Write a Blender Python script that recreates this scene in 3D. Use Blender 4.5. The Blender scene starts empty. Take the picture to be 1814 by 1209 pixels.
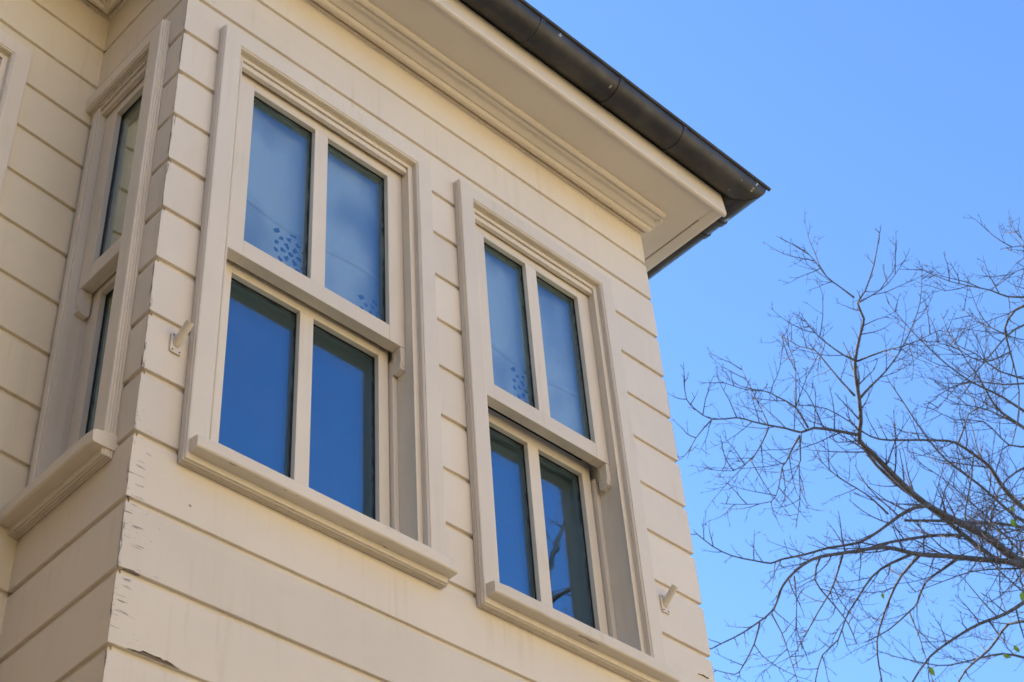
import bpy, math, random
from mathutils import Vector, Matrix, noise
random.seed(7)
S = bpy.context.scene
COL = S.collection
rad = math.radians

# ------------------------------------------------------------------ camera
GZ = -5.77                       # street level; z = 0 is the board joint at the window heads
CAM = Vector((-1.5439, -2.7081, -4.1693))
CR = Matrix(((0.72194622, -0.43778283, -0.53585432),
             (-0.68923889, -0.52344738, -0.50095169),
             (-0.06118349, 0.73099181, -0.67963781)))
cd = bpy.data.cameras.new('camera'); cam = bpy.data.objects.new('camera', cd); COL.objects.link(cam)
cd.sensor_width = 36; cd.lens = 57.485; cd.clip_start = 0.05; cd.clip_end = 2000
cd.dof.use_dof = True; cd.dof.focus_distance = 4.9; cd.dof.aperture_fstop = 11
cam.matrix_world = Matrix.Translation(CAM) @ CR.to_4x4()
S.camera = cam

# ------------------------------------------------------------------ light
SUN_AZ, SUN_EL = -17.0, 35.0     # azimuth from +Y towards +X, elevation
w = bpy.data.worlds.new('World'); S.world = w; w.use_nodes = True
nt = w.node_tree; bg = nt.nodes['Background']
sky = nt.nodes.new('ShaderNodeTexSky'); sky.sky_type = 'NISHITA'; sky.sun_disc = False
sky.sun_elevation = rad(SUN_EL); sky.sun_rotation = rad(SUN_AZ)
sky.altitude = 0; sky.air_density = 1.1; sky.dust_density = 0.3; sky.ozone_density = 9.0
nt.links.new(sky.outputs[0], bg.inputs[0]); bg.inputs[1].default_value = 0.15
sl = bpy.data.lights.new('sun', 'SUN'); sl.energy = 4.7; sl.angle = rad(0.53); sl.color = (1, 0.94, 0.84)
so = bpy.data.objects.new('sun', sl); COL.objects.link(so); so.location = (0, 10, 20)
a, e = rad(SUN_AZ), rad(SUN_EL)
SUN = Vector((math.sin(a) * math.cos(e), math.cos(a) * math.cos(e), math.sin(e)))
so.rotation_euler = SUN.to_track_quat('Z', 'Y').to_euler()
vs = S.view_settings; vs.view_transform = 'Standard'; vs.look = 'None'; vs.gamma = 1; vs.exposure = 1.34
S.cycles.use_denoising = True
S.cycles.max_bounces = 10; S.cycles.diffuse_bounces = 6; S.cycles.transparent_max_bounces = 16

# ------------------------------------------------------------------ materials
class N:
    def __init__(s, name):
        s.m = bpy.data.materials.new(name); s.m.use_nodes = True
        s.t = s.m.node_tree; s.b = s.t.nodes['Principled BSDF']; s.out = s.t.nodes['Material Output']
    def n(s, typ, **k):
        x = s.t.nodes.new('ShaderNode' + typ)
        for a, v in k.items(): setattr(x, a, v)
        return x
    def l(s, a, b): s.t.links.new(a, b)
    def pos(s): return s.n('NewGeometry').outputs['Position']
    def scale(s, vec, sc):
        x = s.n('Mapping'); x.inputs['Scale'].default_value = sc; s.l(vec, x.inputs[0]); return x.outputs[0]
    def noise(s, vec, scale, detail=4, rough=.55, dist=0):
        x = s.n('TexNoise'); x.inputs['Scale'].default_value = scale; x.inputs['Detail'].default_value = detail
        x.inputs['Roughness'].default_value = rough; x.inputs['Distortion'].default_value = dist
        s.l(vec, x.inputs['Vector']); return x.outputs[0]
    def math(s, op, a, b=None, c=None, clamp=False):
        x = s.n('Math', operation=op); x.use_clamp = clamp
        for i, v in enumerate((a, b, c)):
            if v is None: continue
            if isinstance(v, (int, float)): x.inputs[i].default_value = v
            else: s.l(v, x.inputs[i])
        return x.outputs[0]
    def ramp(s, v, lo, hi, a=0.0, b=1.0):
        x = s.n('MapRange', interpolation_type='SMOOTHSTEP')
        for i, q in enumerate((v, lo, hi, a, b)):
            if isinstance(q, (int, float)): x.inputs[i].default_value = q
            else: s.l(q, x.inputs[i])
        return x.outputs[0]
    def mix(s, f, a, b):
        x = s.n('Mix', data_type='RGBA')
        for i, q in ((0, f), (6, a), (7, b)):
            if isinstance(q, (int, float)): x.inputs[i].default_value = q
            elif isinstance(q, tuple): x.inputs[i].default_value = q + (1,)
            else: s.l(q, x.inputs[i])
        return x.outputs[2]
    def bump(s, h, strength, dist, nrm=None):
        x = s.n('Bump'); x.inputs['Strength'].default_value = strength; x.inputs['Distance'].default_value = dist
        s.l(h, x.inputs['Height'])
        if nrm: s.l(nrm, x.inputs['Normal'])
        return x.outputs[0]

CREAM = (0.745, 0.67, 0.56)

def paint(name, base=CREAM, wear=0.0, corner=False, grain=None, rough=.48, cw=1.0):
    """old cream gloss paint: faint roller texture, grime, small chips and cracks along the grain"""
    s = N(name); p = s.pos()
    big = s.noise(p, 1.7, 3); mid = s.noise(p, 9, 4)
    dark = tuple(c * .96 for c in base); lite = tuple(min(1, c * 1.03) for c in base)
    col = s.mix(s.ramp(big, .3, .7), dark, lite)
    col = s.mix(s.math('MULTIPLY', s.ramp(mid, .52, .75), .13), col, (base[0] * .80, base[1] * .76, base[2] * .66))
    # small nail heads / dirt specks
    v = s.n('TexVoronoi'); v.inputs['Scale'].default_value = 5.0 if corner and cw == 1 else 7.0; s.l(s.scale(p, (1, 0, 1)) if corner and cw == 1 else p, v.inputs['Vector'])
    rnd = s.n('TexNoise'); rnd.inputs['Scale'].default_value = 3.1; s.l(p, rnd.inputs['Vector'])
    spk = s.math('MULTIPLY', s.ramp(v.outputs['Distance'], .026, .013), s.ramp(rnd.outputs[0], .54, .57))
    col = s.mix(s.math('MULTIPLY', spk, .75), col, (.11, .085, .06))
    oi = s.n('ObjectInfo'); tone = s.ramp(oi.outputs['Random'], 0, 1, .955, 1.03)
    vm = s.n('VectorMath', operation='SCALE'); s.l(col, vm.inputs[0]); s.l(tone, vm.inputs['Scale']); col = vm.outputs[0]
    # faint rain streaks running down, yellowed patches
    st = s.noise(s.scale(p, (34, 34, 1.6)), 1.0, 3, .6); sg = s.noise(p, 2.3, 2)
    col = s.mix(s.math('MULTIPLY', s.math('MULTIPLY', s.ramp(st, .50, .72), s.ramp(sg, .42, .62)), .28), col, (base[0] * .74, base[1] * .68, base[2] * .56))
    h = s.noise(p, 140, 3); hb = s.noise(p, 22, 2); br = s.noise(s.scale(p, tuple(min(x, 160) for x in (grain or (14, 14, 190)))), 1.6, 3, .6)
    nrm = s.bump(h, .05, .002); nrm = s.bump(hb, .14, .004, nrm); nrm = s.bump(br, .16, .0012, nrm)
    g = grain or (14, 14, 190)
    fl = s.noise(s.scale(p, g), 1.0, 3, .6, .3)
    gate = s.noise(p, 5.5, 3, .6)
    if corner or wear > 0:
        sx = s.n('SeparateXYZ'); s.l(p, sx.inputs[0]); x, y, z = sx.outputs
        thr = s.math('SUBTRACT', .845 - wear * .145, s.math('MULTIPLY', s.ramp(gate, .45, .7), .08))
        if corner:
            near = s.math('ADD', s.math('ABSOLUTE', x), s.math('ABSOLUTE', y))
            nz = s.ramp(near, .24, 0.0)
            zz = s.math('MULTIPLY', s.ramp(z, -1.3, -1.85), s.ramp(z, -2.35, -2.1))
            thr = s.math('SUBTRACT', thr, s.math('MULTIPLY', nz, s.math('ADD', .075 * cw, s.math('MULTIPLY', zz, .165 * cw))))
            # ragged open joint down the corner itself
            edge = s.noise(s.scale(p, (90, 90, 11)), 1.0, 4, .75)
            ed = s.ramp(near, s.math('MULTIPLY', s.ramp(edge, .49, .68), .011), s.math('MULTIPLY', s.ramp(edge, .50, .68), .007))
        chip = s.ramp(fl, thr, s.math('ADD', thr, .02))
        if corner: chip = s.math('MAXIMUM', chip, ed)
        wood = s.mix(s.noise(s.scale(p, g), 3.0, 2), (.16, .125, .10), (.36, .31, .27))
        col = s.mix(chip, col, wood)
        inv = s.math('SUBTRACT', 1.0, chip)
        nrm = s.bump(inv, .7, .0012, nrm)
    s.l(col, s.b.inputs['Base Color']); s.l(nrm, s.b.inputs['Normal'])
    s.b.inputs['Roughness'].default_value = rough
    return s.m

M = {}
M['paint'] = paint('cream_paint')
M['board_front'] = paint('cream_board_paint', corner=True)
M['board_side'] = paint('cream_side_board_paint', corner=True, grain=(10, 10, 150), cw=.45)
M['board_back'] = paint('cream_setback_lit_tone', (.78, .69, .53), wear=.2)  # cream lightened and yellowed, standing in for brighter, warmer light on this wall
M['sill'] = paint('cream_sill_paint', wear=.95, grain=(9, 60, 150))
M['sill_side'] = paint('cream_side_sill_paint', wear=.6, grain=(60, 9, 150))
M['casing'] = paint('cream_casing_paint', wear=.12, grain=(160, 160, 9))
M['apron'] = paint('cream_apron_paint', wear=.5, grain=(10, 120, 120))

def simple(name, c, rough=.6, var=.12, sc=20, metal=0.0):
    s = N(name); p = s.pos(); f = s.noise(p, sc, 4)
    s.l(s.mix(f, tuple(x * (1 - var) for x in c), tuple(min(1, x * (1 + var)) for x in c)), s.b.inputs['Base Color'])
    s.b.inputs['Roughness'].default_value = rough; s.b.inputs['Metallic'].default_value = metal
    s.l(s.bump(s.noise(p, sc * 6, 3), .1, .002), s.b.inputs['Normal'])
    return s.m
M['seal'] = simple('black_glazing_seal', (.018, .017, .016), .5)
M['spacer'] = simple('grey_spacer', (.22, .23, .22), .45)
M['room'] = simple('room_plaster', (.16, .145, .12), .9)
M['dark_wood'] = simple('dark_roof_boarding', (.05, .04, .03), .8)
M['plaster'] = simple('ochre_plaster', (.72, .56, .31), .85, .08, 3)
M['tan'] = simple('tan_plaster', (.62, .42, .20), .85, .08, 3)
M['trim'] = simple('white_trim', (.75, .73, .69), .6, .05)
M['steel'] = simple('painted_steel', (.68, .61, .50), .4, .06)
M['tile'] = simple('terracotta_tile', (.34, .14, .08), .8, .25, 8)
M['leaf'] = simple('green_leaf', (.20, .34, .02), .45, .3, 60)
M['glass_dark'] = simple('far_window_glass', (.03, .035, .04), .06, .1, 3)

def curtain_mat():
    s = N('white_net_curtain'); p = s.pos()
    s.l(s.mix(s.noise(p, 60, 2), (.86, .86, .86), (.92, .92, .92)), s.b.inputs['Base Color'])
    s.b.inputs['Roughness'].default_value = .9
    tr = s.n('BsdfTranslucent'); tr.inputs[0].default_value = (.7, .7, .7, 1)
    mx = s.n('MixShader'); mx.inputs[0].default_value = .2
    s.l(s.b.outputs[0], mx.inputs[1]); s.l(tr.outputs[0], mx.inputs[2])
    tp = s.n('BsdfTransparent'); m2 = s.n('MixShader')      # sheer net; random density imitates the cloudy reflection on the glass
    s.l(s.ramp(s.noise(s.scale(p, (1, 1, .55)), 5.5, 1, .4), .26, .62, .45, 1.0), m2.inputs[0]); s.l(tp.outputs[0], m2.inputs[1]); s.l(mx.outputs[0], m2.inputs[2])
    s.l(m2.outputs[0], s.out.inputs[0])
    return s.m
M['curtain'] = curtain_mat()

def glass_mat(name, f0, tint):
    s = N(name)
    p = s.pos(); nrm = s.bump(s.noise(p, 5.0, 2), .05, .01)
    # reflectance of one clean glass surface (Schlick), the same from either side
    ge = s.n('NewGeometry'); dt = s.n('VectorMath', operation='DOT_PRODUCT'); s.l(ge.outputs['Normal'], dt.inputs[0]); s.l(ge.outputs['Incoming'], dt.inputs[1])
    c1 = s.math('SUBTRACT', 1.0, s.math('ABSOLUTE', dt.outputs['Value']), clamp=True)
    fr = s.math('ADD', f0, s.math('MULTIPLY', s.math('POWER', c1, 4.6), 1 - f0))
    t = s.n('BsdfTransparent'); t.inputs[0].default_value = (.93, .96, .95, 1)
    g = s.n('BsdfAnisotropic'); g.inputs['Roughness'].default_value = 0.0; g.inputs[0].default_value = tint + (1,)
    s.l(nrm, g.inputs['Normal'])
    mx = s.n('MixShader'); s.l(fr, mx.inputs[0]); s.l(t.outputs[0], mx.inputs[1]); s.l(g.outputs[0], mx.inputs[2])
    df = s.n('BsdfDiffuse'); df.inputs[0].default_value = (.6, .58, .55, 1); du = s.n('MixShader')
    dn = s.math('ADD', s.ramp(s.noise(p, 6, 5, .65),   .35, .75, .001, .010), s.ramp(s.noise(s.scale(p, (60, 60, 4)), 1, 3), .6, .75, 0, .006))
    s.l(dn, du.inputs[0]); s.l(mx.outputs[0], du.inputs[1]); s.l(df.outputs[0], du.inputs[2])
    s.l(du.outputs[0], s.out.inputs[0])
    return s.m
M['glass'] = glass_mat('coated_window_glass', .17, (.46, .76, 1.0)); M['glass_up'] = glass_mat('upper_window_glass', .14, (.52, .80, 1.0)); M['glass_side'] = glass_mat('pale_side_glass', .42, (.92, 1.0, .93)); M['glass_in'] = glass_mat('clear_window_glass', .045, (.9, .95, 1.0))

def gutter_mat():
    s = N('weathered_zinc_gutter'); p = s.pos()
    a = s.noise(s.scale(p, (1, 1, 1)), 7, 5, .6); b = s.noise(p, 42, 4, .6)
    col = s.mix(s.ramp(a, .35, .7), (.028, .027, .027), (.060, .058, .056))
    col = s.mix(s.math('MULTIPLY', s.ramp(b, .60, .78), .4), col, (.10, .08, .06))
    fl = s.noise(p, 30, 2, .5, .4); gt = s.noise(p, 4, 2)
    f = s.math('MULTIPLY', s.ramp(fl, .70, .715), s.ramp(gt, .45, .52))
    col = s.mix(f, col, (.42, .40, .35))
    s.l(col, s.b.inputs['Base Color'])
    s.l(s.ramp(b, .2, .8, .30, .52), s.b.inputs['Roughness']); s.b.inputs['Metallic'].default_value = .25
    s.l(s.bump(s.noise(p, 60, 3), .12, .002), s.b.inputs['Normal'])
    return s.m
M['gutter'] = gutter_mat()

def bark_mat(name, a, b):
    s = N(name); p = s.pos(); f = s.noise(s.scale(p, (1, 1, .35)), 26, 5, .65)
    s.l(s.mix(s.ramp(f, .3, .7), a, b), s.b.inputs['Base Color']); s.b.inputs['Roughness'].default_value = .8
    s.l(s.bump(f, .5, .01), s.b.inputs['Normal']); return s.m
M['bark'] = bark_mat('grey_bark', (.036, .034, .035), (.105, .10, .10))
M['twig'] = bark_mat('red_brown_twig', (.035, .026, .028), (.09, .07, .07))

def paving_mat():
    s = N('street_paving'); p = s.pos()
    f = s.noise(p, .8, 6, .6); g = s.noise(p, 60, 3)
    s.l(s.mix(f, (.14, .115, .08), (.20, .165, .115)), s.b.inputs['Base Color']); s.b.inputs['Roughness'].default_value = .85
    s.l(s.bump(g, .3, .005), s.b.inputs['Normal']); return s.m
M['paving'] = paving_mat()

# ------------------------------------------------------------------ mesh helpers
class MB:
    def __init__(s): s.v = []; s.f = []
    def box(s, x0, x1, y0, y1, z0, z1):
        i = len(s.v)
        s.v += [(x, y, z) for z in (z0, z1) for x, y in ((x0, y0), (x1, y0), (x1, y1), (x0, y1))]
        s.f += [tuple(i + k for k in q) for q in ((0, 3, 2, 1), (4, 5, 6, 7), (0, 1, 5, 4), (1, 2, 6, 5), (2, 3, 7, 6), (3, 0, 4, 7))]
        return s
    def loft(s, rings, closed=True, caps=True):
        """rings: lists of equal length of 3D points"""
        i = len(s.v); n = len(rings[0])
        for r in rings: s.v += [tuple(p) for p in r]
        m = n if closed else n - 1
        for k in range(len(rings) - 1):
            for j in range(m):
                a, b = i + k * n + j, i + k * n + (j + 1) % n
                s.f.append((a, b, b + n, a + n))
        if caps and closed:
            s.f.append(tuple(range(i + n - 1, i - 1, -1))); o = i + (len(rings) - 1) * n
            s.f.append(tuple(range(o, o + n)))
        return s
    def tube(s, pts, rs, sides=6, caps=True):
        rings = []; up = Vector((.13, .27, .95))
        for k, p in enumerate(pts):
            d = (pts[min(k + 1, len(pts) - 1)] - pts[max(k - 1, 0)])
            if d.length < 1e-9: d = Vector((0, 0, 1))
            d.normalize(); u = up - d * up.dot(d)
            if u.length < .1: u = Vector((1, 0, 0)) - d * d.x
            u.normalize(); up = u; v = d.cross(u)
            rings.append([p + (u * math.cos(t) + v * math.sin(t)) * rs[k] for t in [2 * math.pi * j / sides for j in range(sides)]])
        return s.loft(rings, True, caps)
    def mesh(s, name, mat, smooth=False):
        me = bpy.data.meshes.new(name); me.from_pydata(s.v, [], s.f); me.materials.append(mat)
        if smooth: me.polygons.foreach_set('use_smooth', [True] * len(me.polygons))
        me.update(); return me
    def build(s, name, mat, parent=None, loc=(0, 0, 0), bevel=0, smooth=False, fix=True):
        me = s.mesh(name, mat, smooth)
        if fix:
            import bmesh
            bm = bmesh.new(); bm.from_mesh(me); bmesh.ops.recalc_face_normals(bm, faces=bm.faces); bm.to_mesh(me); bm.free()
        return link(name, me, parent, loc, bevel)

def link(name, me, parent=None, loc=(0, 0, 0), bevel=0):
    o = bpy.data.objects.new(name, me); COL.objects.link(o); o.parent = parent; o.location = loc
    if bevel:
        m = o.modifiers.new('bevel', 'BEVEL'); m.width = bevel; m.segments = 2; m.limit_method = 'ANGLE'; m.angle_limit = rad(50)
    return o
def thing(name, label, cat, loc=(0, 0, 0), group=None):
    o = bpy.data.objects.new(name, None); COL.objects.link(o); o.location = loc; o['label'] = label; o['category'] = cat
    o.empty_display_size = .3
    if group: o['group'] = group
    return o

# ------------------------------------------------------------------ setting
g = MB(); g.box(-400, 400, -400, 400, GZ - .2, GZ).build('ground', M['paving'])['kind'] = 'structure'

# ------------------------------------------------------------------ the wooden house
W = 2.159; D = 0.51; P = 0.20; ZS = 0.600          # bay width, bay depth, board pitch, soffit level
SB = rad(5.0)                                       # the set-back wall is turned a little
house = thing('wooden_house', 'cream painted timber house with boarded bay, sash windows and dark gutter', 'house', (0, 0, GZ))
UP = (0, 0, -GZ)                                    # puts a part's own origin back at world zero
GR, GD = .0088, .0105                                 # half groove height, groove depth
ROWS_TOP, ROWS_END = -3, 14
W1, W2 = (0.127, 0.865), (1.120, 0.770)             # casing left edge and width of the two front windows

def board_mesh(length, m0, m1, top, height, seed):
    """a board along +x, face at y=0, its groove below; m0/m1: +1 mitre shortening with depth at an end, 0 square"""
    rnd = random.Random(seed); prof = []
    z0, z1 = -height + GR, -GR if top else -GR
    e = .0022
    prof = [(.016, z0), (e, z0), (.0006, z0 + .0008), (0, z0 + e), (0, z1 - .0125), (.0007, z1 - .0105), (.0007, z1 - e), (.0013, z1 - .0008), (e + .0007, z1), (.016, z1)]
    n = max(2, int(length / .16)); rings = []
    sd = rnd.random() * 100
    for k in range(n + 1):
        t = k / n; ring = []
        for y, z in prof:
            x0 = m0 * y; x1 = length - m1 * y
            x = x0 + (x1 - x0) * t
            wob = noise.noise(Vector((x * 2.2 + sd, z * 3, sd))) * .0011
            edge = noise.noise(Vector((x * 9 + sd, sd, z * 40))) * .0008
            ring.append((x, y + wob, z + edge))
        rings.append(ring)
    return MB().loft(rings)

def add_board(parent, x0, x1, r, m0=0, m1=0, mat='board_front', height=P, frame=None):
    mb = board_mesh(x1 - x0, m0, m1, True, height, random.random())
    o = mb.build('board', M[mat], parent, (x0, random.uniform(-.0007, .0007), -r * P))
    return o

# --- front wall: sheathing with two openings, then its boards
def sheath(mb, spans, z_top, z_bot, openings, y0=GD, y1=.11):
    """spans (x0,x1) of the whole wall; openings [(x0,x1,z0,z1)] sorted left to right, sharing z0,z1"""
    x0, x1 = spans; oz0, oz1 = openings[0][2], openings[0][3]
    mb.box(x0, x1, y0, y1, oz1, z_top); mb.box(x0, x1, y0, y1, z_bot, oz0)
    xs = [x0] + [v for o in openings for v in o[:2]] + [x1]
    for k in range(0, len(xs), 2): mb.box(xs[k], xs[k + 1], y0, y1, oz0, oz1)
ZB = -P * ROWS_END
OPZ = (-1.60, .045)
front = MB(); sheath(front, (GD + .007, W - GD), ZS, ZB, [(W1[0] + .062, W1[0] + W1[1] - .062) + OPZ, (W2[0] + .062, W2[0] + W2[1] - .062) + OPZ])
front = front.build('front_wall', M['paint'], house, UP)
for r in range(ROWS_TOP, ROWS_END):
    if 0 <= r <= 7:
        add_board(front, .0007, W1[0] + .03, r, 1, 0)
        add_board(front, W1[0] + W1[1] - .03, W2[0] + .03, r)
        add_board(front, W2[0] + W2[1] - .03, W - random.uniform(.0, .003), r, 0, 1)
    else:
        add_board(front, .0007, W - random.uniform(.0, .003), r, 1, 1, height=P)
# --- left return wall of the bay (faces -X): local x runs towards -Y (to the near corner)
def frame_obj(name, mb, mat, loc, rot): 
    o = mb.build(name, mat, house, (loc[0], loc[1], -GZ)); o.rotation_euler.z = rot; return o
side = MB(); sheath(side, (-.01, D - .115), ZS, ZB, [(.045, .360) + OPZ])
side.box(D - .1155, D - GD - .004, GD, GD + .006, ZB + .001, ZS - .001)
side = frame_obj('side_wall', side, M['paint'], (0, D), rad(-90))
for r in range(ROWS_TOP, ROWS_END):
    if 0 <= r <= 7: add_board(side, D - .115, D - .0007, r, 0, 1, 'board_side')
    else: add_board(side, .0, D - .0007, r, 0, 1, 'board_side')
# --- set-back wall left of the bay
SBW = 4.0; SX = -1.115                               # wall length, window casing left edge in the wall's own frame
sbx = lambda x: x
back = MB(); sheath(back, (-SBW, .03), ZS, ZB, [(SX + .062, SX + .853 - .062) + OPZ])
back = frame_obj('setback_wall', back, M['paint'], (0, D), SB)
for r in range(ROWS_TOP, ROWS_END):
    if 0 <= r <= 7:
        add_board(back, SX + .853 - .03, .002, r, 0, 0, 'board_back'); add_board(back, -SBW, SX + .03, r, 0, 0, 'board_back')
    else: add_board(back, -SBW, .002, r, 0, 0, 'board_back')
# --- right wall of the bay (faces +X)
right = MB().box(.115, 3.2, GD, .11, ZB, ZS); right = frame_obj('end_wall', right, M['paint'], (W, 0), rad(90))
for r in range(ROWS_TOP, ROWS_END): add_board(right, .0007, 3.2, r, 1, 0, 'board_side')
# --- room behind, lower storey
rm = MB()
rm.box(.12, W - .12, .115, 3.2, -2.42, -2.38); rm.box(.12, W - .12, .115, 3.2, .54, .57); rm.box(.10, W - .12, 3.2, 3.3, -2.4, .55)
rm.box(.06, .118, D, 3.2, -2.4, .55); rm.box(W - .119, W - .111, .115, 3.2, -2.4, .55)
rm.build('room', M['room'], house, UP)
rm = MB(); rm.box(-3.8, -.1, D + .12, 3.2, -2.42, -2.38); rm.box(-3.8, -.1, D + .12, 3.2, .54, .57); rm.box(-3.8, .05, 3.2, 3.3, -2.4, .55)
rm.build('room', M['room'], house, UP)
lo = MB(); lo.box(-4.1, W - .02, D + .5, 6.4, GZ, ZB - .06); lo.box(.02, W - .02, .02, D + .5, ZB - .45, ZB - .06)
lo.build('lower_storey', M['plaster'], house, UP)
lo = MB(); lo.box(-.02, W + .02, -.03, D, ZB - .06, ZB + .004); lo.build('base_moulding', M['paint'], house, UP, bevel=.01)
up = MB(); up.box(-4.2, -4.1, .35, 6.4, GZ, .95); up.box(-4.1, W, 6.3, 6.4, GZ, .95); up.box(W - .1, W, 3.2, 6.3, GZ, .95)
up.build('rear_wall', M['plaster'], house, UP)

# --- cornice moulding, soffit, fascia, roof
CP = [(0.0, .602), (0.0, .574), (.010, .574), (.012, .577), (.012, .584), (.020, .584), (.021, .572), (.026, .567), (.034, .564), (.042, .566), (.048, .572),
      (.050, .580), (.056, .577), (.066, .581), (.076, .586), (.088, .588), (.092, .583), (.104, .583), (.107, .589), (.112, .583), (.119, .581), (.126, .585), (.129, .592), (.129, .602)]
OV, OVR = .290, .186
def run_moulding(path, prof, name, mat, outs):
    """loft a (outward, z) profile along a horizontal path; outs = mitre vector at each path point"""
    rings = [[(p[0] + o[0] * q[0], p[1] + o[1] * q[0], q[1]) for q in prof] for p, o in zip(path, outs)]
    return MB().loft(rings).build(name, mat, house, UP)
def sbp(x, off=0):     # point on the set-back wall's frame
    return (x * math.cos(SB) - (-off) * 0 + math.sin(SB) * 0 + off * math.sin(SB), D + x * math.sin(SB) - off * math.cos(SB))
sbo = (math.sin(SB), -math.cos(SB))
run_moulding([(W + .012, 0), (0, 0), (0, D), sbp(-SBW)], CP, 'cornice', M['paint'], [(0, -1), (-1, -1), (-1, -1 + math.tan(SB)), sbo])
MB().box(W, W + .028, -.10, 3.0, .583, .602).build('side_bed_mould', M['paint'], house, UP, bevel=.003)
sf = MB(); sf.box(-.190, 2.296, -OV + .012, D + .3, ZS, ZS + .02); sf.build('soffit', M['paint'], house, UP)
sf = MB(); sf.box(2.303, 2.345, -OV + .012, 3.0, ZS - .002, ZS + .02); sf.box(2.296, 2.303, -OV + .012, -.19, ZS - .001, ZS + .02)
sf.build('soffit_edge_board', M['paint'], house, UP, bevel=.002)
MB().box(2.18, 2.36, -.19, 3.0, ZS + .025, ZS + .04).build('soffit_backing', M['dark_wood'], house, UP)
sf = MB(); pa = [sbp(.3, -.3), sbp(-SBW, -.3), sbp(-SBW, OV), sbp(-.12, OV)]
sf.loft([[(x, y, ZS + .004) for x, y in pa], [(x, y, ZS + .022) for x, y in pa]]); sf.build('soffit', M['paint'], house, UP)
# fascia: rounded lower edge, sawn at an angle at the right end
FP = [(0, .598), (.004, .592), (.012, .590), (.019, .594), (.022, .602), (.022, .700), (0, .700)]
rings = [[(x + (0 if x < 0 else -.004 * (q[0] / .022)) - (.0 if x < 0 else (q[1] - .6) * .12), -OV + .022 - q[0], q[1]) for q in FP] for x in (-.19, 2.362)]
MB().loft(rings).build('fascia', M['paint'], house, UP)
MB().box(2.345, 2.362, -OV + .02, 3.0, .603, .700).build('side_fascia', M['paint'], house, UP, bevel=.004)
fs = MB(); pa = [sbp(-.16, OV), sbp(-SBW, OV), sbp(-SBW, OV + .022), sbp(-.16, OV + .022)]
fs.loft([[(x, y, .592) for x, y in pa], [(x, y, .70) for x, y in pa]]); fs.build('setback_fascia', M['paint'], house, UP)
rf = MB()
ev = [(-.26, -.32, .735), (2.40, -.32, .735), (2.40, 6.5, .735), (-4.5, 6.5, .735), (-4.5, -.08, .735), (-.26, .17, .735)]
rg = [(.5, 1.2, 1.25), (1.3, 1.2, 1.25), (1.3, 5.4, 1.25), (-3.4, 5.4, 1.25), (-3.4, 1.4, 1.25), (-.2, 1.5, 1.25)]
rf.loft([ev, [(x, y, z + .05) for x, y, z in ev], rg]); rf.build('roof', M['tile'], house, UP)
MB().loft([[(x, y, .715) for x, y, z in ev], [(x, y, .734) for x, y, z in ev]]).build('roof_boarding', M['dark_wood'], house, UP)

# --- gutter: half round with rolled rim, mitred to the side gutter
GY, GZc, Rg, GXc = -.351, .737, .065, 2.424
def gutter_prof(r, th=.003):
    out = [(-r * math.cos(t), -r * math.sin(t)) for t in [math.pi * k / 20 for k in range(21)]]     # (o from centre: -r is outer)
    inn = [(-(r - th) * math.cos(t), -(r - th) * math.sin(t)) for t in [math.pi * k / 20 for k in range(20, -1, -1)]]
    return out + inn
gp = gutter_prof(Rg)
def gutter_run(mb, x0, x1, prof, mitre1, mitre0=False):
    n = 24; rings = []
    for k in range(n + 1):
        t = k / n
        rings.append([(x0 + (0) + (x1 - (q[0] if mitre1 else 0) - x0) * t, GY + q[0], GZc + q[1] - .006 * (1 - t) + noise.noise(Vector((t * 6, 1, 2))) * .0012) for q in prof])
    return mb.loft(rings)
gutter = gutter_run(MB(), -.42, GXc, gp, True).build('gutter', M['gutter'], house, UP, smooth=True)
def auto_smooth(o, ang=40):
    me = o.data; me.polygons.foreach_set('use_smooth', [True] * len(me.polygons)); me.set_sharp_from_angle(angle=rad(ang))
auto_smooth(gutter)
rim = MB().tube([Vector((x, GY - Rg - .002, GZc + .004 - .006 * (1 - (x + .42) / 2.9))) for x in [-.42 + 2.93 * k / 10 for k in range(11)]], [.0085] * 11, 10).build('rim_bead', M['gutter'], gutter)
auto_smooth(rim)
sg = MB(); sg.loft([[(GXc - q[0], y0 if y0 > 0 else GY + q[0], GZc + q[1] - .002) for q in gp] for y0 in (-1, 1.0, 3.0)])
sg = sg.build('side_gutter', M['gutter'], house, UP, smooth=True); auto_smooth(sg)
for y in (-.205, -.115):
    b = MB(); gq = gutter_prof(Rg + .005, .004); b.loft([[(GXc - q[0], y + d, GZc + q[1] - .002) for q in gq] for d in (0, .022)])
    b = b.build('joint_band', M['gutter'], sg, smooth=True); auto_smooth(b)
for x in (1.205, 1.625, 1.985, .75, .2):
    b = MB(); gq = gutter_prof(Rg + .0028, .003); zo = -.006 * (1 - (x + .42) / 2.9)
    b.loft([[(x + d, GY + q[0], GZc + q[1] + zo) for q in gq] for d in (0, .024)])
    b = b.build('joint_band', M['gutter'], gutter, smooth=True); auto_smooth(b)

# ------------------------------------------------------------------ sash windows
CW, CT = .069, .032
def reed(u0, y0, u1, y1, n, depth):
    """little half-round reeds between two profile points"""
    out = []; du, dy = u1 - u0, y1 - y0; L = math.hypot(du, dy); nu, ny = -dy / L, du / L
    for k in range(n):
        for j in range(5):
            t = (k + j / 4) / n
            h = depth * (math.sin(math.pi * j / 4) - 1)
            out.append((u0 + du * t + nu * -h * 0 + (-nu) * h * -1, y0 + dy * t + ny * h))
    return out
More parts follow.
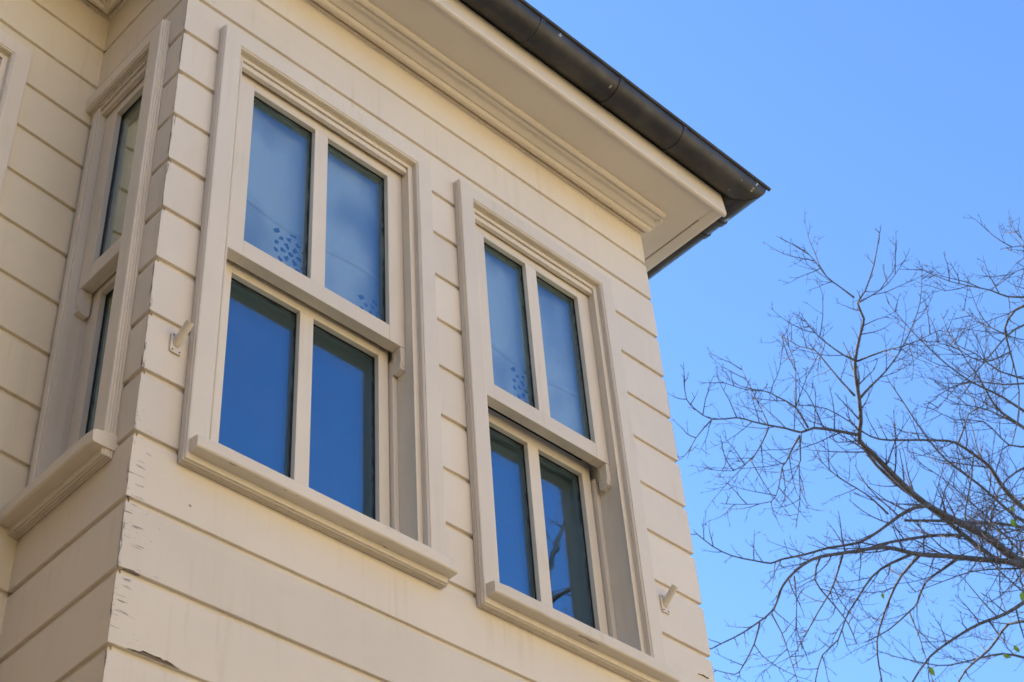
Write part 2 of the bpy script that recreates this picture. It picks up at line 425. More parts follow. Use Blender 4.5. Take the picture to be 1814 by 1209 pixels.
# casing section: u from the outer edge inwards, y negative = proud of the wall
CPROF = [(.004, .003), (.004, -.0015), (.0008, -.003), (0, -.0055), (.0008, -.008), (.0042, -.0095), (.0008, -.011), (0, -.0135), (.0008, -.016), (.0042, -.0175),
         (.0010, -.019), (.0004, -.0215), (.0012, -.024), (.0045, -.0255), (.0030, -.0275), (.0040, -.0305), (.0075, -.0322), (.059, -.0322), (.0625, -.0312), (.0618, -.0290), (.0655, -.0280),
         (.0682, -.0255), (.0655, -.0230), (.0685, -.0215), (.0692, -.0190), (.0685, -.0165), (.0650, -.0150), (.0690, -.0130), (.0690, .003)]
def member(mb, kind, w, z0, z1, cut0=True, cut1=True):
    """one casing board: kind l,r,t,b ; mitred ends unless cut"""
    rings = []
    for end in (0, 1):
        ring = []
        for u, y in CPROF:
            m = u if (cut0 if end == 0 else cut1) else 0
            if kind == 'l': ring.append((u, y, (z0 + m) if end == 0 else (z1 - m)))
            if kind == 'r': ring.append((w - u, y, (z0 + m) if end == 0 else (z1 - m)))
            if kind == 't': ring.append(((m) if end == 0 else (w - m), y, z1 - u))
            if kind == 'b': ring.append(((m) if end == 0 else (w - m), y, z0 + u))
        rings.append(ring)
    return mb.loft(rings)

PANE_I = 0
def window(name, w, loc, rot, yU=.027, yL=.084, muntin=True, far_casing=True, sl=.078, sr=.063, sillmat='sill', glass='glass', curtain=False, label=None, sill_x=(.012, .004)):
    CZ0, CZ1 = -1.637, .120
    ox0, ox1, oz1, oz0 = .087, w - .087, .031, -1.585
    if not far_casing: ox0 = .060
    # box frame = the window's own mesh
    f = MB(); xo = CW - .010 if far_casing else .012
    yb = yL + .045
    f.box(xo, ox0, -.007, yb, oz0 - .01, oz1 + .02); f.box(ox1, w - CW + .010, -.007, yb, oz0 - .01, oz1 + .02)
    f.box(ox0, ox1, -.0065, yb, oz1, oz1 + .0195); f.box(ox0, ox1, .02, yb, oz0 - .03, oz0)
    win = f.build(name, M['paint'], house, (loc[0], loc[1], -GZ), bevel=.0022); win.rotation_euler.z = rot
    if label: win['label'] = label
    for x0, x1 in ((ox0 - .004, ox0 + .0025), (ox1 - .0025, ox1 + .004)):
        MB().box(x0, x1, -.0095, -.004, oz0, oz1 - .001).build('edge_bead', M['paint'], win, bevel=.0022)
    MB().box(ox0, ox1, -.0098, -.004, oz1 - .0025, oz1 + .004).build('edge_bead', M['paint'], win, bevel=.0022)
    # casing boards
    kinds = [('t', far_casing, True), ('b', far_casing, True), ('r', True, True)] + ([('l', True, True)] if far_casing else [])
    for k, c0, c1 in kinds:
        member(MB(), k, w, CZ0, CZ1, c0, c1).build('casing_board', M['apron' if k == 'b' else ('casing' if k in 'lr' else 'paint')], win)
    if not far_casing: MB().box(.028, .046, -.011, -.004, -1.59, .03).build('edge_bead', M['paint'], win, bevel=.003)
    # sill: sloped top, rounded nose
    sx0, sx1 = (sill_x[0] if far_casing else .004), w + sill_x[1]
    sp = [(.06, -1.617), (-.062, -1.617), (-.0665, -1.6155), (-.069, -1.612), (-.0695, -1.581), (-.067, -1.5765), (-.061, -1.5735), (-.03, -1.569), (.06, -1.557)]
    n = 14; rings = []
    for k in range(n + 1):
        x = sx0 + (sx1 - sx0) * k / n; sh = .0
        tap = .004 if k in (0, n) else 0
        rings.append([(x, y + noise.noise(Vector((x * 14, z * 30, w))) * .0012 + (tap if y < -.06 else 0), z + noise.noise(Vector((x * 11, y * 30, 4 + w))) * .0008 + (tap * .5 if z < -1.6 else -tap * .5)) for y, z in sp])
    MB().loft(rings).build('sill', M[sillmat], win)
    # upper sash
    zb, zt = -.777, oz1 - .001
    x0, x1 = ox0 + .001, ox1 - .001
    px0, px1 = ox0 + sl, ox1 - sr; pz0, pz1 = -.713, -.027
    T = .040; gy = yU + .024
    u = MB(); u.box(x0, px0, yU, yU + T, zb, zt); u.box(px1, x1, yU, yU + T, zb, zt)
    u.box(px0, px1, yU + .0004, yU + T - .0004, zb + .0005, pz0); u.box(px0, px1, yU + .0004, yU + T - .0004, pz1, zt - .0005)
    u.build('upper_sash', M['paint'], win, bevel=.0016)
    def glaze(y, xs, z0, z1, glass):
        for a, b in xs:
            MB().box(a - .006, b + .006, y, y + .004, z0 - .006, z1 + .006).build('pane', M[glass], win)
            MB().box(a - .006, b + .006, y + .016, y + .020, z0 - .006, z1 + .006).build('pane', M['glass_in'], win)
            # perished black seal round the glass, ragged
            rr = random.Random(a * 77 + z0)
            s = MB()
            for vert in (0, 1):
                for side in (0, 1):
                    L = (z1 - z0) if vert else (b - a); n = int(L / .02); rings = []
                    for k in range(n + 1):
                        t = k / n; wd = .0032 + .0030 * noise.noise(Vector((t * L * 28, side * 9 + vert * 5, a * 31 + z0))) + (.0014 if rr.random() < .12 else 0)
                        wd = max(.0008, wd)
                        if vert: 
                            xx = a if side == 0 else b; sg_ = 1 if side == 0 else -1; z = z0 + L * t
                            rings.append([(xx, y - .0002, z), (xx, y - .006, z), (xx + sg_ * wd * .5, y - .006, z), (xx + sg_ * wd, y - .0002, z)])
                        else:
                            zz = z0 if side == 0 else z1; sg_ = 1 if side == 0 else -1; x = a + L * t
                            rings.append([(x, y - .0002, zz), (x, y - .006, zz), (x, y - .006, zz + sg_ * wd * .5), (x, y - .0002, zz + sg_ * wd)])
                    s.loft(rings)
            s.build('glazing_seal', M['seal'], win)
            s = MB(); q = .004
            s.box(a - .006, a + q * .6, y + .0045, y + .0155, z0, z1); s.box(b - q * .6, b + .006, y + .0045, y + .0155, z0, z1)
            s.box(a + q * .6, b - q * .6, y + .0045, y + .0155, z0 - .006, z0 + q * .6); s.box(a + q * .6, b - q * .6, y + .0045, y + .0155, z1 - q * .6, z1 + .006)
            s.build('glazing_spacer', M['spacer'], win)
    mc = (px0 + px1) / 2 - .004
    if muntin:
        MB().box(mc - .0265, mc + .0265, yU + .0008, yU + .036, pz0 - .0005, pz1 + .0005).build('muntin', M['casing'], win, bevel=.0016)
        glaze(gy, [(px0, mc - .0265), (mc + .0265, px1)], pz0, pz1, 'glass_up' if curtain else glass)
    else: glaze(gy, [(px0, px1)], pz0, pz1, glass)
    # lower sash, set further in
    lx0, lx1 = ox0 + .0008, ox1 - .022
    if not muntin: lx0, lx1 = ox0 + .0008, ox1 - .012
    q0, q1 = (ox0 + .084, ox1 - .060) if muntin else (ox0 + .058, ox1 - .058); r1, r0 = -.797, -1.50
    l = MB(); l.box(lx0, q0, yL, yL + T, oz0, -.74); l.box(q1, lx1, yL, yL + T, oz0, -.74)
    l.box(q0, q1, yL + .0004, yL + T - .0004, r1, -.741); l.box(q0, q1, yL + .0004, yL + T - .0004, oz0 + .0005, r0)
    l.build('lower_sash', M['paint'], win, bevel=.0016)
    gl = yL + .024
    lm = (px0 + px1) / 2 + .004
    if muntin:
        MB().box(lm - .025, lm + .025, yL + .0008, yL + .036, r0 - .0005, r1 + .0005).build('muntin', M['paint'], win, bevel=.0016)
        glaze(gl, [(q0, lm - .025), (lm + .025, q1)], r0, r1, glass)
    else: glaze(gl, [(q0, q1)], r0, r1, glass)
    # parting beads beside the lower sash
    MB().box(ox1 - .018, ox1, yL - .016, yL + .03, oz0, zb - .03).build('parting_bead', M['paint'], win, bevel=.002)
    MB().box(ox0, ox0 + .002, yL - .016, yL + .0, oz0, zb - .03).build('parting_bead', M['paint'], win)
    # stop blocks under the upper sash: square shoulder, hollowed foot
    bp = [(yU + .001, -.778), (yU + .001, -.838), (yU + .003, -.846), (yU + .006, -.852), (yU + .005, -.860), (yU + .002, -.866), (yU + .030, -.874), (yU + .040, -.866), (yU + .040, -.778)]
    for a, b in ((ox1 - .0195, ox1 - .0005), (ox0 + .0005, ox0 + .0195)):
        MB().loft([[(a, y, z) for y, z in bp], [(b, y, z) for y, z in bp]]).build('stop_block', M['paint'], win, bevel=.001)
    hk = [Vector((ox1 - .021, yU + .030 - .004 * math.sin(t), -.785 - .05 * k / 6)) for k, t in enumerate([.5 * j for j in range(7)])]
    MB().tube(hk, [.0016] * 7, 6).build('hook', M['steel'], win, smooth=True)
    if curtain: lace_curtain(win, ox0 + .004, ox1 - .004, yU + .070)
    return win

def lace_curtain(win, x0, x1, y):
    """white net blind: pleated cloth, a doubled hem, a cut-work border along the bottom"""
    zt, zh, zb = .03, -.452, -.685
    def yy(x, z): return y + .010 * math.sin(x * 19 + 1.2 * math.sin(x * 7)) * (.4 + .6 * (zt - z) / .6)
    m = MB(); nx = 40; nz = 10
    rows = [zt + (zh - zt) * k / nz for k in range(nz + 1)]
    m.loft([[(x0 + (x1 - x0) * j / nx, yy(x0 + (x1 - x0) * j / nx, z), z) for j in range(nx + 1)] for z in rows], closed=False)
    # hem fold 6 mm proud
    m.loft([[(x0 + (x1 - x0) * j / nx, yy(x0 + (x1 - x0) * j / nx, z) - o, z) for j in range(nx + 1)] for z, o in ((zh, .0), (zh - .001, .007), (zh - .018, .006), (zh - .020, .0))], closed=False)
    # border with holes
    c = .0042; n = int((x1 - x0) / c); k0 = zh - .02; kz = int((k0 - zb) / c); per = .215
    def hole(x, z):
        d = k0 - z
        cx = min((x - x0 - q for q in (.02, .30, .62)), key=abs); zc = zb + (.125 if x - x0 < .5 else .03); r = math.hypot(cx, (z - zc)); th = math.atan2(z - zc, cx)
        edge = zb + .006
        if z < edge: return True
        if .018 < r < .040 and math.cos(6 * th) > .15: return True
        if .052 < r < .066 and math.cos(11 * th) > -.05: return True
        if .080 < r < .096 and math.cos(8 * th + .5) > .35 and th < 2.6 and th > .3: return True
        if r < .009: return True
        return False
    vi = {}
    def vid(i, k):
        if (i, k) not in vi:
            x = x0 + i * c; z = k0 - k * c; vi[(i, k)] = len(m.v); m.v.append((x, yy(x, z), z))
        return vi[(i, k)]
    for i in range(n):
        for k in range(kz):
            if not hole(x0 + (i + .5) * c, k0 - (k + .5) * c):
                m.f.append((vid(i, k), vid(i + 1, k), vid(i + 1, k + 1), vid(i, k + 1)))
    m.build('curtain', M['curtain'], win, smooth=True, fix=False)

window('window', W1[1], (W1[0], 0), 0, curtain=True, label='wide front window beside the near corner of the bay')
window('window', W2[1], (W2[0], 0), 0, yU=.022, yL=.096, sl=.070, sr=.060, curtain=True, label='narrower front window beside the far corner of the bay')
window('window', .430, (0, D), rad(-90), muntin=False, far_casing=False, yU=.018, yL=.062, glass='glass_side', sl=.066, sr=.066, sillmat='sill_side', label='slim window in the shaded side of the bay')
window('window', .853, (SX * math.cos(SB), D + SX * math.sin(SB)), SB, label='window in the set-back wall at the left edge')

# ------------------------------------------------------------------ flagpole sockets beside the windows
def socket(x, z):
    import bmesh
    pl = [( -.018, -.028), (-.014, -.033), (.014, -.033), (.018, -.028), (.018, .028), (.014, .033), (-.014, .033), (-.018, .028)]
    b = MB(); b.loft([[(x + a, -.001, z + c) for a, c in pl], [(x + a, -.0055, z + c) for a, c in pl]])
    o = b.build('flagpole_socket', M['steel'], house, UP, bevel=.001)
    A = Vector((x, -.004, z)); d = Vector((.09, -.70, .70)).normalized(); r0, r1 = .0115, .0085
    tb = MB(); ax = d; u = Vector((1, 0, 0)) - ax * ax.x; u.normalize(); v = ax.cross(u); rings = []
    for t, r in ((-.006, r0), (.066, r0), (.066, r1), (.02, r1)):
        rings.append([A + ax * t + (u * math.cos(q) + v * math.sin(q)) * r for q in [2 * math.pi * j / 20 for j in range(20)]])
    tb.loft(rings); t = tb.build('socket_tube', M['steel'], o, smooth=True); auto_smooth(t)
    for a in (-.011, .011):
        for c in (-.025, .025):
            MB().tube([Vector((x + a, -.005, z + c)), Vector((x + a, -.0072, z + c))], [.003, .0024], 8).build('screw', M['spacer'], o)
socket(.0885, -1.266); socket(1.955, -1.281)
# ------------------------------------------------------------------ paint peeling off above the joint near the corner
def peel(x0, z0, L, H, seed):
    rnd = random.Random(seed); n = 18; top = []; bot = []
    for k in range(n + 1):
        t = k / n; h = H * (.35 + .65 * math.sin(math.pi * min(1, t * 1.02))) * (.35 + .9 * rnd.random()) * min(1, 6 * t, 6 * (1 - t))
        top.append((x0 + L * t, z0 + max(.0004, h))); bot.append((x0 + L * t, z0 + .0002 * rnd.random()))
    b = MB(); ring = bot + top[::-1]
    b.loft([[(x, -.0013, z) for x, z in ring], [(x, .0005, z) for x, z in ring]]).build('bare_wood', M['bare'], front)
    # curled paint lip along the upper edge
    lip = MB(); rings = []
    for x, z in top:
        q = .0025 + .003 * rnd.random()
        rings.append([(x, -.0005, z + .001), (x, -.0035 - q * .5, z - q * .4), (x, -.0030 - q * .5, z - q * .4 - .0006), (x, -.0004, z - .0006)])
    lip.loft(rings).build('paint_flake', M['paint'], front)
s = N('bare_weathered_wood'); p = s.pos()
s.l(s.mix(s.noise(s.scale(p, (12, 12, 260)), 1, 4), (.09, .07, .06), (.33, .28, .25)), s.b.inputs['Base Color']); s.b.inputs['Roughness'].default_value = .9
M['bare'] = s.m
peel(.050, -2.2 + GR + .0008, .135, .0085, 3)
peel(2.075, -1.487, .05, .004, 11)

# ------------------------------------------------------------------ bare trees
F_PX = 2896.6
def px3(u, v, depth):
    d = Vector(((u - 907) / F_PX, -(v - 604.5) / F_PX, -1.0)) * depth
    return CAM + CR @ d
def catmull(pts, rs, step):
    out, ro = [], []
    n = len(pts)
    for i in range(n - 1):
        p0, p1, p2, p3 = pts[max(i - 1, 0)], pts[i], pts[i + 1], pts[min(i + 2, n - 1)]
        m = max(2, int((p2 - p1).length / step))
        for k in range(m):
            t = k / m
            out.append(.5 * ((2 * p1) + (p2 - p0) * t + (2 * p0 - 5 * p1 + 4 * p2 - p3) * t * t + (3 * p1 - p0 - 3 * p2 + p3) * t ** 3))
            ro.append(rs[i] + (rs[i + 1] - rs[i]) * t)
    out.append(pts[-1]); ro.append(rs[-1]); return out, ro

A7 = lambda a, b: (1200 + a / 2.818, 780 + b / 2.818)
A6 = lambda a, b: (1200 + a / 2.878, 400 + b / 2.878)
def c7(*q): return [A7(*p) for p in q]
def c6(*q): return [A6(*p) for p in q]
# limbs traced from the tree itself: (points, start depth, end depth, start radius px, end radius px)
LIMBS = [
 (c7((1810,650),(1690,600),(1540,480),(1400,410),(1240,320),(1080,180),(960,60),(905,0)) + c6((930,1000),(925,880),(915,700),(935,560),(955,480),(925,400),(960,340),(1000,200),(1035,35)), 13.0, 12.2, 15, 1.2),
 (c7((1800,655),(1640,610),(1570,585),(1410,460),(1250,330),(1130,250),(1000,130),(930,30)), 13.0, 13.3, 8, 4),
 (c7((1810,655),(1690,615),(1500,592),(1340,575),(1180,565),(1030,535),(900,555),(720,580),(640,620),(560,690),(510,760),(480,840),(380,920),(280,990),(170,1045)), 13.0, 11.2, 10, 1.6),
 (c7((1260,330),(1190,340),(1100,380),(1000,450),(900,510),(760,535),(640,565),(520,590),(470,612),(390,600),(280,575),(180,530),(100,470)), 12.7, 12.0, 6, 1.3),
 (c7((1420,480),(1290,480),(1130,495),(1000,520),(900,560)), 13.1, 12.6, 5, 3),
 (c6((930,1070),(880,1058),(800,1040),(700,1030),(640,1055),(560,1035),(460,1020),(380,1005),(300,985),(180,990),(100,935),(50,880),(30,800)), 12.8, 11.6, 5.5, 1.0),
 (c7((1740,345),(1620,220),(1560,140),(1480,80),(1380,15)) + c6((1330,1100),(1180,1090),(1030,1085),(950,1055),(880,1000),(760,930),(620,915)), 13.6, 12.6, 7, 1.0),
 (c7((1745,400),(1690,380),(1600,310),(1500,220),(1370,120),(1300,50)) + c6((1200,970),(1150,900),(1080,800)), 14.2, 14.0, 6, 1.2),
 (c7((1160,570),(1060,620),(970,690),(900,790),(840,890),(800,1000),(720,1080),(690,1200)), 12.7, 12.0, 4.5, 1.5),
 (c7((1210,575),(1120,680),(1060,790),(1020,900),(1000,1000),(1005,1130),(1020,1230)), 12.9, 13.6, 4.5, 1.8),
 (c7((1400,595),(1320,650),(1240,715),(1200,820),(1160,860),(1060,950),(960,1000)), 13.0, 12.4, 5, 1.4),
 (c7((1760,790),(1640,860),(1500,920),(1380,990),(1260,1080),(1170,1210)), 12.2, 11.5, 6, 2.5),
 (c7((1770,905),(1650,920),(1560,1040),(1440,1150),(1390,1230)), 12.6, 13.2, 4.5, 2.5),
 (c7((825,575),(790,690),(760,760),(700,860),(650,950),(590,1060),(600,1130)), 12.3, 12.7, 3.2, 1.1),
 (c7((715,585),(690,690),(790,830),(850,920),(890,1010)), 12.1, 12.6, 2.8, 1.2),
 (c7((410,905),(385,1020),(330,1130),(290,1172),(200,1150)), 11.5, 11.2, 2.8, 1.0),
 (c6((920,690),(860,660),(760,590),(700,540),(650,480)), 12.5, 11.9, 3.2, 1),
 (c6((905,870),(840,790),(740,670),(690,630),(620,620),(540,570)), 12.6, 13.2, 3.4, 1),
 (c6((930,885),(1000,810),(1060,740),(1130,650),(1190,540),(1240,400),(1250,235)), 12.6, 13.4, 4, .9),
 (c6((925,695),(1050,640),(1130,620),(1230,590),(1340,540)), 12.5, 12.0, 2.8, .9),
 (c6((905,370),(830,310),(760,255),(700,180),(650,130)), 12.3, 12.0, 2.6, .8),
 (c6((925,400),(1000,360),(1080,300),(1140,210)), 12.3, 12.8, 2.4, .8),
 (c6((670,1030),(600,930),(500,870),(440,840),(340,830),(230,800)), 12.0, 11.4, 3, .9),
 (c6((600,930),(597,800),(590,680),(540,560)), 11.9, 12.4, 2.4, .8),
 (c6((460,1020),(430,950),(380,850),(330,740)), 11.7, 12.1, 2.2, .8),
 (c6((180,990),(100,1080),(60,1150)), 11.6, 11.4, 2, .8),
 (c6((630,1070),(590,1130),(550,1210)) + c7((520,140),(500,240),(460,310),(340,325),(240,320)), 12.2, 11.7, 3.2, .8),
 (c6((632,1070),(632,1200)) + c7((610,130),(610,300),(590,430)), 12.3, 12.9, 2.6, .9),
 (c6((460,1030),(420,1120),(370,1200)) + c7((370,90),(280,150),(170,150)), 11.9, 11.5, 2.4, .8),
 (c6((1800,372),(1690,365),(1600,330),(1480,310),(1380,285),(1250,220)), 11.6, 11.0, 3.4, .9),
 (c6((1800,395),(1720,425),(1670,510),(1685,600),(1710,700),(1740,850),(1730,1000),(1700,1120)), 11.8, 12.4, 4.4, 1.2),
 (c6((1690,560),(1600,520),(1540,500),(1470,440)), 12.0, 12.3, 2.4, .8),
 (c6((1700,640),(1560,690),(1440,640),(1330,600)), 12.1, 11.7, 2.4, .8),
 (c6((1800,790),(1640,740),(1520,650),(1420,600),(1360,470)), 12.4, 12.9, 3.2, .8),
 (c6((1800,1060),(1650,950),(1590,870),(1540,780),(1480,700),(1400,560)), 14.4, 14.0, 5, 1.0),
 (c6((1420,1110),(1450,1040),(1480,960),(1545,930)), 13.3, 13.0, 3, 1.0),
 (c6((1800,800),(1660,810),(1540,800),(1400,830),(1290,900)), 14.0, 13.6, 3, .8),
 (c6((1800,1120),(1690,1115),(1560,1000),(1420,990),(1300,930)), 13.8, 13.5, 3.2, .8),
 (c6((1810,100),(1745,100),(1680,108)), 11.8, 11.6, 2, .8), (c6((1810,220),(1760,215),(1690,245)), 11.9, 11.7, 2, .8), (c6((1800,120),(1750,70),(1700,10)), 11.8, 12.0, 1.8, .7),
 (c7((1460,430),(1430,380),(1470,180),(1480,70)), 13.4, 13.0, 3.2, 1.6),
 (c7((1560,450),(1580,340),(1650,270),(1730,150)), 13.5, 13.9, 3, 1),
 (c7((1620,560),(1610,760),(1660,890)), 12.8, 12.3, 2.6, 1),
 (c7((1730,440),(1690,490),(1560,500),(1500,515)), 12.6, 12.1, 3, 1.2),
 (c7((1130,395),(1230,400),(1400,405),(1560,415),(1740,430)), 13.4, 14.2, 3.4, 4),
 (c7((1050,370),(930,270),(810,190),(700,80)), 12.9, 12.4, 3, .9),
 (c7((470,860),(520,960),(560,1080),(600,1200)), 11.6, 12.1, 2, .8),
 (c7((590,680),(600,800),(590,940),(600,1050)), 11.9, 12.4, 2, .8),
 (c7((1160,860),(1200,960),(1230,1060),(1270,1200)), 12.7, 12.2, 2.4, 1),
]
def make_tree(name, label, group, limbs3, trunk3, seed, dens=1.0):
    """limbs3: list of (points, radii) ; grows side shoots and buds in three dimensions"""
    rnd = random.Random(seed)
    base = trunk3[0][0]
    t = thing(name, label, 'tree', tuple(base), group)
    off = -base
    tk = MB(); p, r = catmull(*trunk3, .25); tk.tube([q + off for q in p], r, 12)
    tk.build('trunk', M['bark'], t, smooth=True)
    tw = MB(); nseg = 0
    def grow(p0, d, L, r0, lvl):
        n = 5 if lvl < 3 else 3; pts = [p0]; q = p0.copy(); dd = d.normalized(); sgn = 1
        for k in range(n):
            j = Vector((rnd.gauss(0, 1), rnd.gauss(0, 1), rnd.gauss(0, 1))) * .11
            dd = (dd + j + Vector((0, 0, .10 if lvl > 0 else .05))).normalized()
            q = q + dd * (L / n); pts.append(q.copy())
        rs = [r0 * (1 - .72 * k / n) for k in range(n + 1)]
        tw.tube([x + off for x in pts], rs, 4 if lvl == 1 else 3, caps=False)
        if lvl >= 3: return
        step = .065 if lvl == 1 else .05
        m = max(1, int(L / step * (.72 if lvl == 1 else .55))); sg = rnd.choice((-1, 1))
        for k in range(m):
            t_ = (k + .6 + rnd.random() * .6) / (m + .4)
            if t_ >= 1: continue
            i = min(n - 1, int(t_ * n)); f = t_ * n - i; b = pts[i].lerp(pts[i + 1], f); ax = (pts[i + 1] - pts[i]).normalized()
            s_ = Vector((rnd.gauss(0, 1), rnd.gauss(0, 1), rnd.gauss(0, 1))); s_ = (s_ - ax * s_.dot(ax)).normalized()
            ang = rad(rnd.uniform(32, 62)); nd = ax * math.cos(ang) + s_ * math.sin(ang)
            grow(b, nd, L * rnd.uniform(.28, .52) * (1.1 - .55 * t_), max(.0024, r0 * .6 * (1 - .5 * t_)), lvl + 1)
    for pts, rs in limbs3:
        p, r = catmull(pts, rs, .09)
        p = [q + Vector((noise.noise(q * 2.1), noise.noise(q * 2.1 + Vector((9, 0, 0))), noise.noise(q * 2.1 + Vector((0, 9, 0))))) * .02 for q in p]
        MB().tube([q + off for q in p], r, 8, caps=True).build('limb', M['bark'], t, smooth=True)
        Lacc = 0; nxt = .12
        for k in range(1, len(p)):
            seg = (p[k] - p[k - 1]).length; Lacc += seg
            if Lacc > nxt and r[k] < .034:
                nxt = Lacc + rnd.uniform(.06, .14) / dens
                ax = (p[k] - p[k - 1]).normalized(); s_ = Vector((rnd.gauss(0, 1), rnd.gauss(0, 1), rnd.gauss(0, 1))); s_ = (s_ - ax * s_.dot(ax)).normalized()
                ang = rad(rnd.uniform(35, 70)); nd = ax * math.cos(ang) + s_ * math.sin(ang)
                grow(p[k], nd, rnd.uniform(.24, .78) * (.12 + .88 * (1 - k / len(p)) ** .65), min(.0075, max(.0042, r[k] * .5)), 1)
        # the tip carries on as a shoot
        grow(p[-1], (p[-1] - p[-3]), rnd.uniform(.04, .09), max(.003, r[-1] * .9), 1)
    o = tw.build('twigs', M['twig'], t, fix=False); o['kind'] = 'stuff'
    return t
rl = random.Random(44)
for k in range(16):
    u, v = 1830 + rl.uniform(0, 60), rl.uniform(560, 1230); d = rl.uniform(12.0, 15.5); q = []; a = rl.uniform(2.4, 3.9); L = rl.uniform(150, 330)
    for j in range(6):
        q.append((u, v)); a += rl.gauss(0, .22); u += math.cos(a) * L / 5; v -= math.sin(a) * L / 5 + 4
    LIMBS.append((q, d, d + rl.uniform(-.8, .8), rl.uniform(2.6, 4.5), .8))
limbs3 = []
for pts, d0, d1, r0, r1 in LIMBS:
    n = len(pts); ps, rs = [], []
    for k, (u, v) in enumerate(pts):
        f = k / (n - 1); d = d0 + (d1 - d0) * f
        ps.append(px3(u, v, d)); rs.append((r0 + (r1 - r0) * (f ** .55)) * d / F_PX * .70)
    limbs3.append((ps, rs))
cr = px3(1826, 1004, 13.0); foot = Vector((cr.x + 1.1, cr.y - .6, GZ))
up_ = Vector((cr.x + 1.9, cr.y + .9, cr.z + 4.2))
tree = make_tree('bare_tree', 'tall leafless grey tree reaching in from the right against the sky', None, limbs3,
    ([foot, foot.lerp(cr, .35) + Vector((.25, 0, 0)), foot.lerp(cr, .75) + Vector((.15, -.1, 0)), cr, px3(1880, 905, 13.4), px3(1930, 720, 13.8), px3(1960, 500, 14.2)], [.20, .16, .12, .075, .06, .045, .03]), 21, 2.3)
for (u, v, rot, s_) in ((1795, 927, 20, 1.2), (1801, 1150, 35, 1.1), (1784, 1163, 70, 1.1), (1564, 1056, 10, .8), (1651, 1190, 25, 1.3), (1811, 1057, -10, 1.3), (1793, 903, 15, .8)):
    c = px3(u, v, 12.6); q = rad(rot); ln, wd = .062 * s_, .016 * s_
    ex = CR @ Vector((math.sin(q), -math.cos(q), .35)).normalized(); ey = CR @ Vector((math.cos(q), math.sin(q), .5)).normalized(); ez = ex.cross(ey)
    b = MB(); i = 0; k = 6; base = tree.location
    for j in range(k + 1):
        t = j / k; wj = wd * math.sin(math.pi * min(1, t ** .8 * .97 + .015)); bend = -.012 * (t - .5) ** 2 * 4
        for s2 in (-1, 0, 1): b.v.append(tuple(c - Vector(base) + ex * ln * (t - .5) + ey * wj * s2 + ez * (bend + (.004 if s2 else 0))))
    for j in range(k):
        for s2 in (0, 1): b.f.append((j * 3 + s2, j * 3 + s2 + 1, j * 3 + s2 + 4, j * 3 + s2 + 3))
    b.build('leaf', M['leaf'], tree, smooth=True)

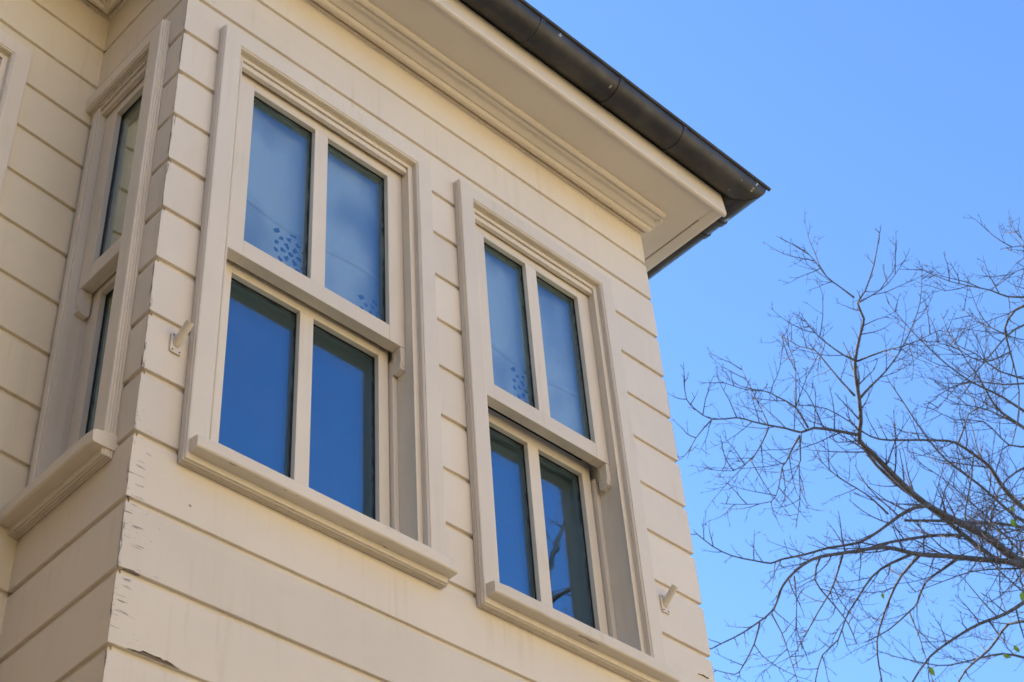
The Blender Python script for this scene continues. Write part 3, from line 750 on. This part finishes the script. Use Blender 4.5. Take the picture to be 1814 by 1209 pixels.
# ------------------------------------------------------------------ across the street (seen in the panes; throws light back)
def block(name, label, x0, x1, y, depth, z1, mat, nwin, floors, first):
    t = thing(name, label, 'building', ((x0 + x1) / 2, y - depth / 2, GZ)); o = Vector(((x0 + x1) / 2, y - depth / 2, GZ))
    lc = lambda a, b, c, d, e, f: (a - o.x, b - o.x, c - o.y, d - o.y, e - GZ - 0, f - GZ)
    H = z1
    # wall built as piers and bands round real openings
    m = MB(); cols = []; bw = (x1 - x0) / nwin
    ww = min(1.15, bw * .45); zs = []
    for f in range(floors):
        zz = GZ + first + f * 3.1; zs.append((zz, zz + 1.7))
    xs = [(x0 + bw * (k + .5) - ww / 2, x0 + bw * (k + .5) + ww / 2) for k in range(nwin)]
    prev = GZ
    for z0, zt in zs:
        m.box(*lc(x0, x1, y - .3, y, prev, z0)); px = x0
        for a, b in xs: m.box(*lc(px, a, y - .3, y, z0, zt)); px = b
        m.box(*lc(px, x1, y - .3, y, z0, zt)); prev = zt
    m.box(*lc(x0, x1, y - .3, y, prev, z1)); m.box(*lc(x0, x1, y - depth, y - .3, GZ, z1 - .2))
    m.build('wall', mat, t)
    wm = None
    for z0, zt in zs:
        for a, b in xs:
            if wm is None:
                f = MB(); q = .09; ww_ = b - a; hh = zt - z0
                f.box(0, q, -.16, -.06, 0, hh); f.box(ww_ - q, ww_, -.16, -.06, 0, hh); f.box(q, ww_ - q, -.16, -.06, 0, q); f.box(q, ww_ - q, -.16, -.06, hh - q, hh); f.box(ww_ / 2 - .04, ww_ / 2 + .04, -.15, -.07, q, hh - q)
                f.box(-.08, ww_ + .08, -.05, .09, -.09, -.004)
                wm = f.mesh('window', M['trim']); gm = MB().box(q, ww_ - q, -.125, -.115, q, hh - q).mesh('pane', M['glass_dark'])
            wo = link('window', wm, t, (a - o.x, y - o.y, z0 - GZ)); link('pane', gm, wo)
    MB().box(*lc(x0 - .15, x1 + .15, y - depth - .1, y + .28, z1, z1 + .25)).build('parapet', M['trim'], t, bevel=.04)
    return t
block('plaster_building', 'ochre plastered row of houses across the street, behind the viewer', -20, 13.0, -10.2, 8, 2.7, M['plaster'], 12, 2, 1.4)
nb = block('added_shading_house', 'added tan plastered house, unseen on the left, dimming and warming the side wall', -8, 8, 0, 6, 4.6, M['tan'], 6, 3, 1.2)  # added out of view: blocks sky and bounces warm light onto the side wall
nb.rotation_euler.z = rad(-90); nb.location = (-6.6 - 3, 1.5, GZ)
def street_tree(x, y, h, seed):
    rnd = random.Random(seed); b = Vector((x, y, GZ)); top = Vector((x + .2, y, GZ + h * .45)); L = []
    for k in range(9):
        a = k * 2.4; st = b.lerp(top, .72 + .03 * k); L_ = h * rnd.uniform(.38, .58)
        d = Vector((math.cos(a) * .75, math.sin(a) * .75, 1.0)).normalized(); pts = [st]
        for j in range(4):
            d = (d + Vector((rnd.gauss(0, .2), rnd.gauss(0, .2), rnd.gauss(.05, .12)))).normalized(); pts.append(pts[-1] + d * L_ / 4)
        L.append((pts, [.07, .05, .034, .02, .008]))
        for j in (1, 2, 3):
            d2 = (Vector((rnd.gauss(0, 1), rnd.gauss(0, 1), .6))).normalized(); p0 = pts[j]
            L.append(([p0, p0 + d2 * .5, p0 + d2 * 1.0 + Vector((0, 0, .1)), p0 + d2 * 1.5 + Vector((0, 0, .25))], [.026, .018, .012, .006]))
    make_tree('bare_tree', 'leafless street tree opposite the house, mirrored in the far window', None, L, ([b, b.lerp(top, .5) + Vector((.08, .05, 0)), top, Vector((x + .3, y, GZ + h * .7))], [.2, .16, .12, .06]), seed, 1.1)
street_tree(7.6, -5.2, 11.8, 5)
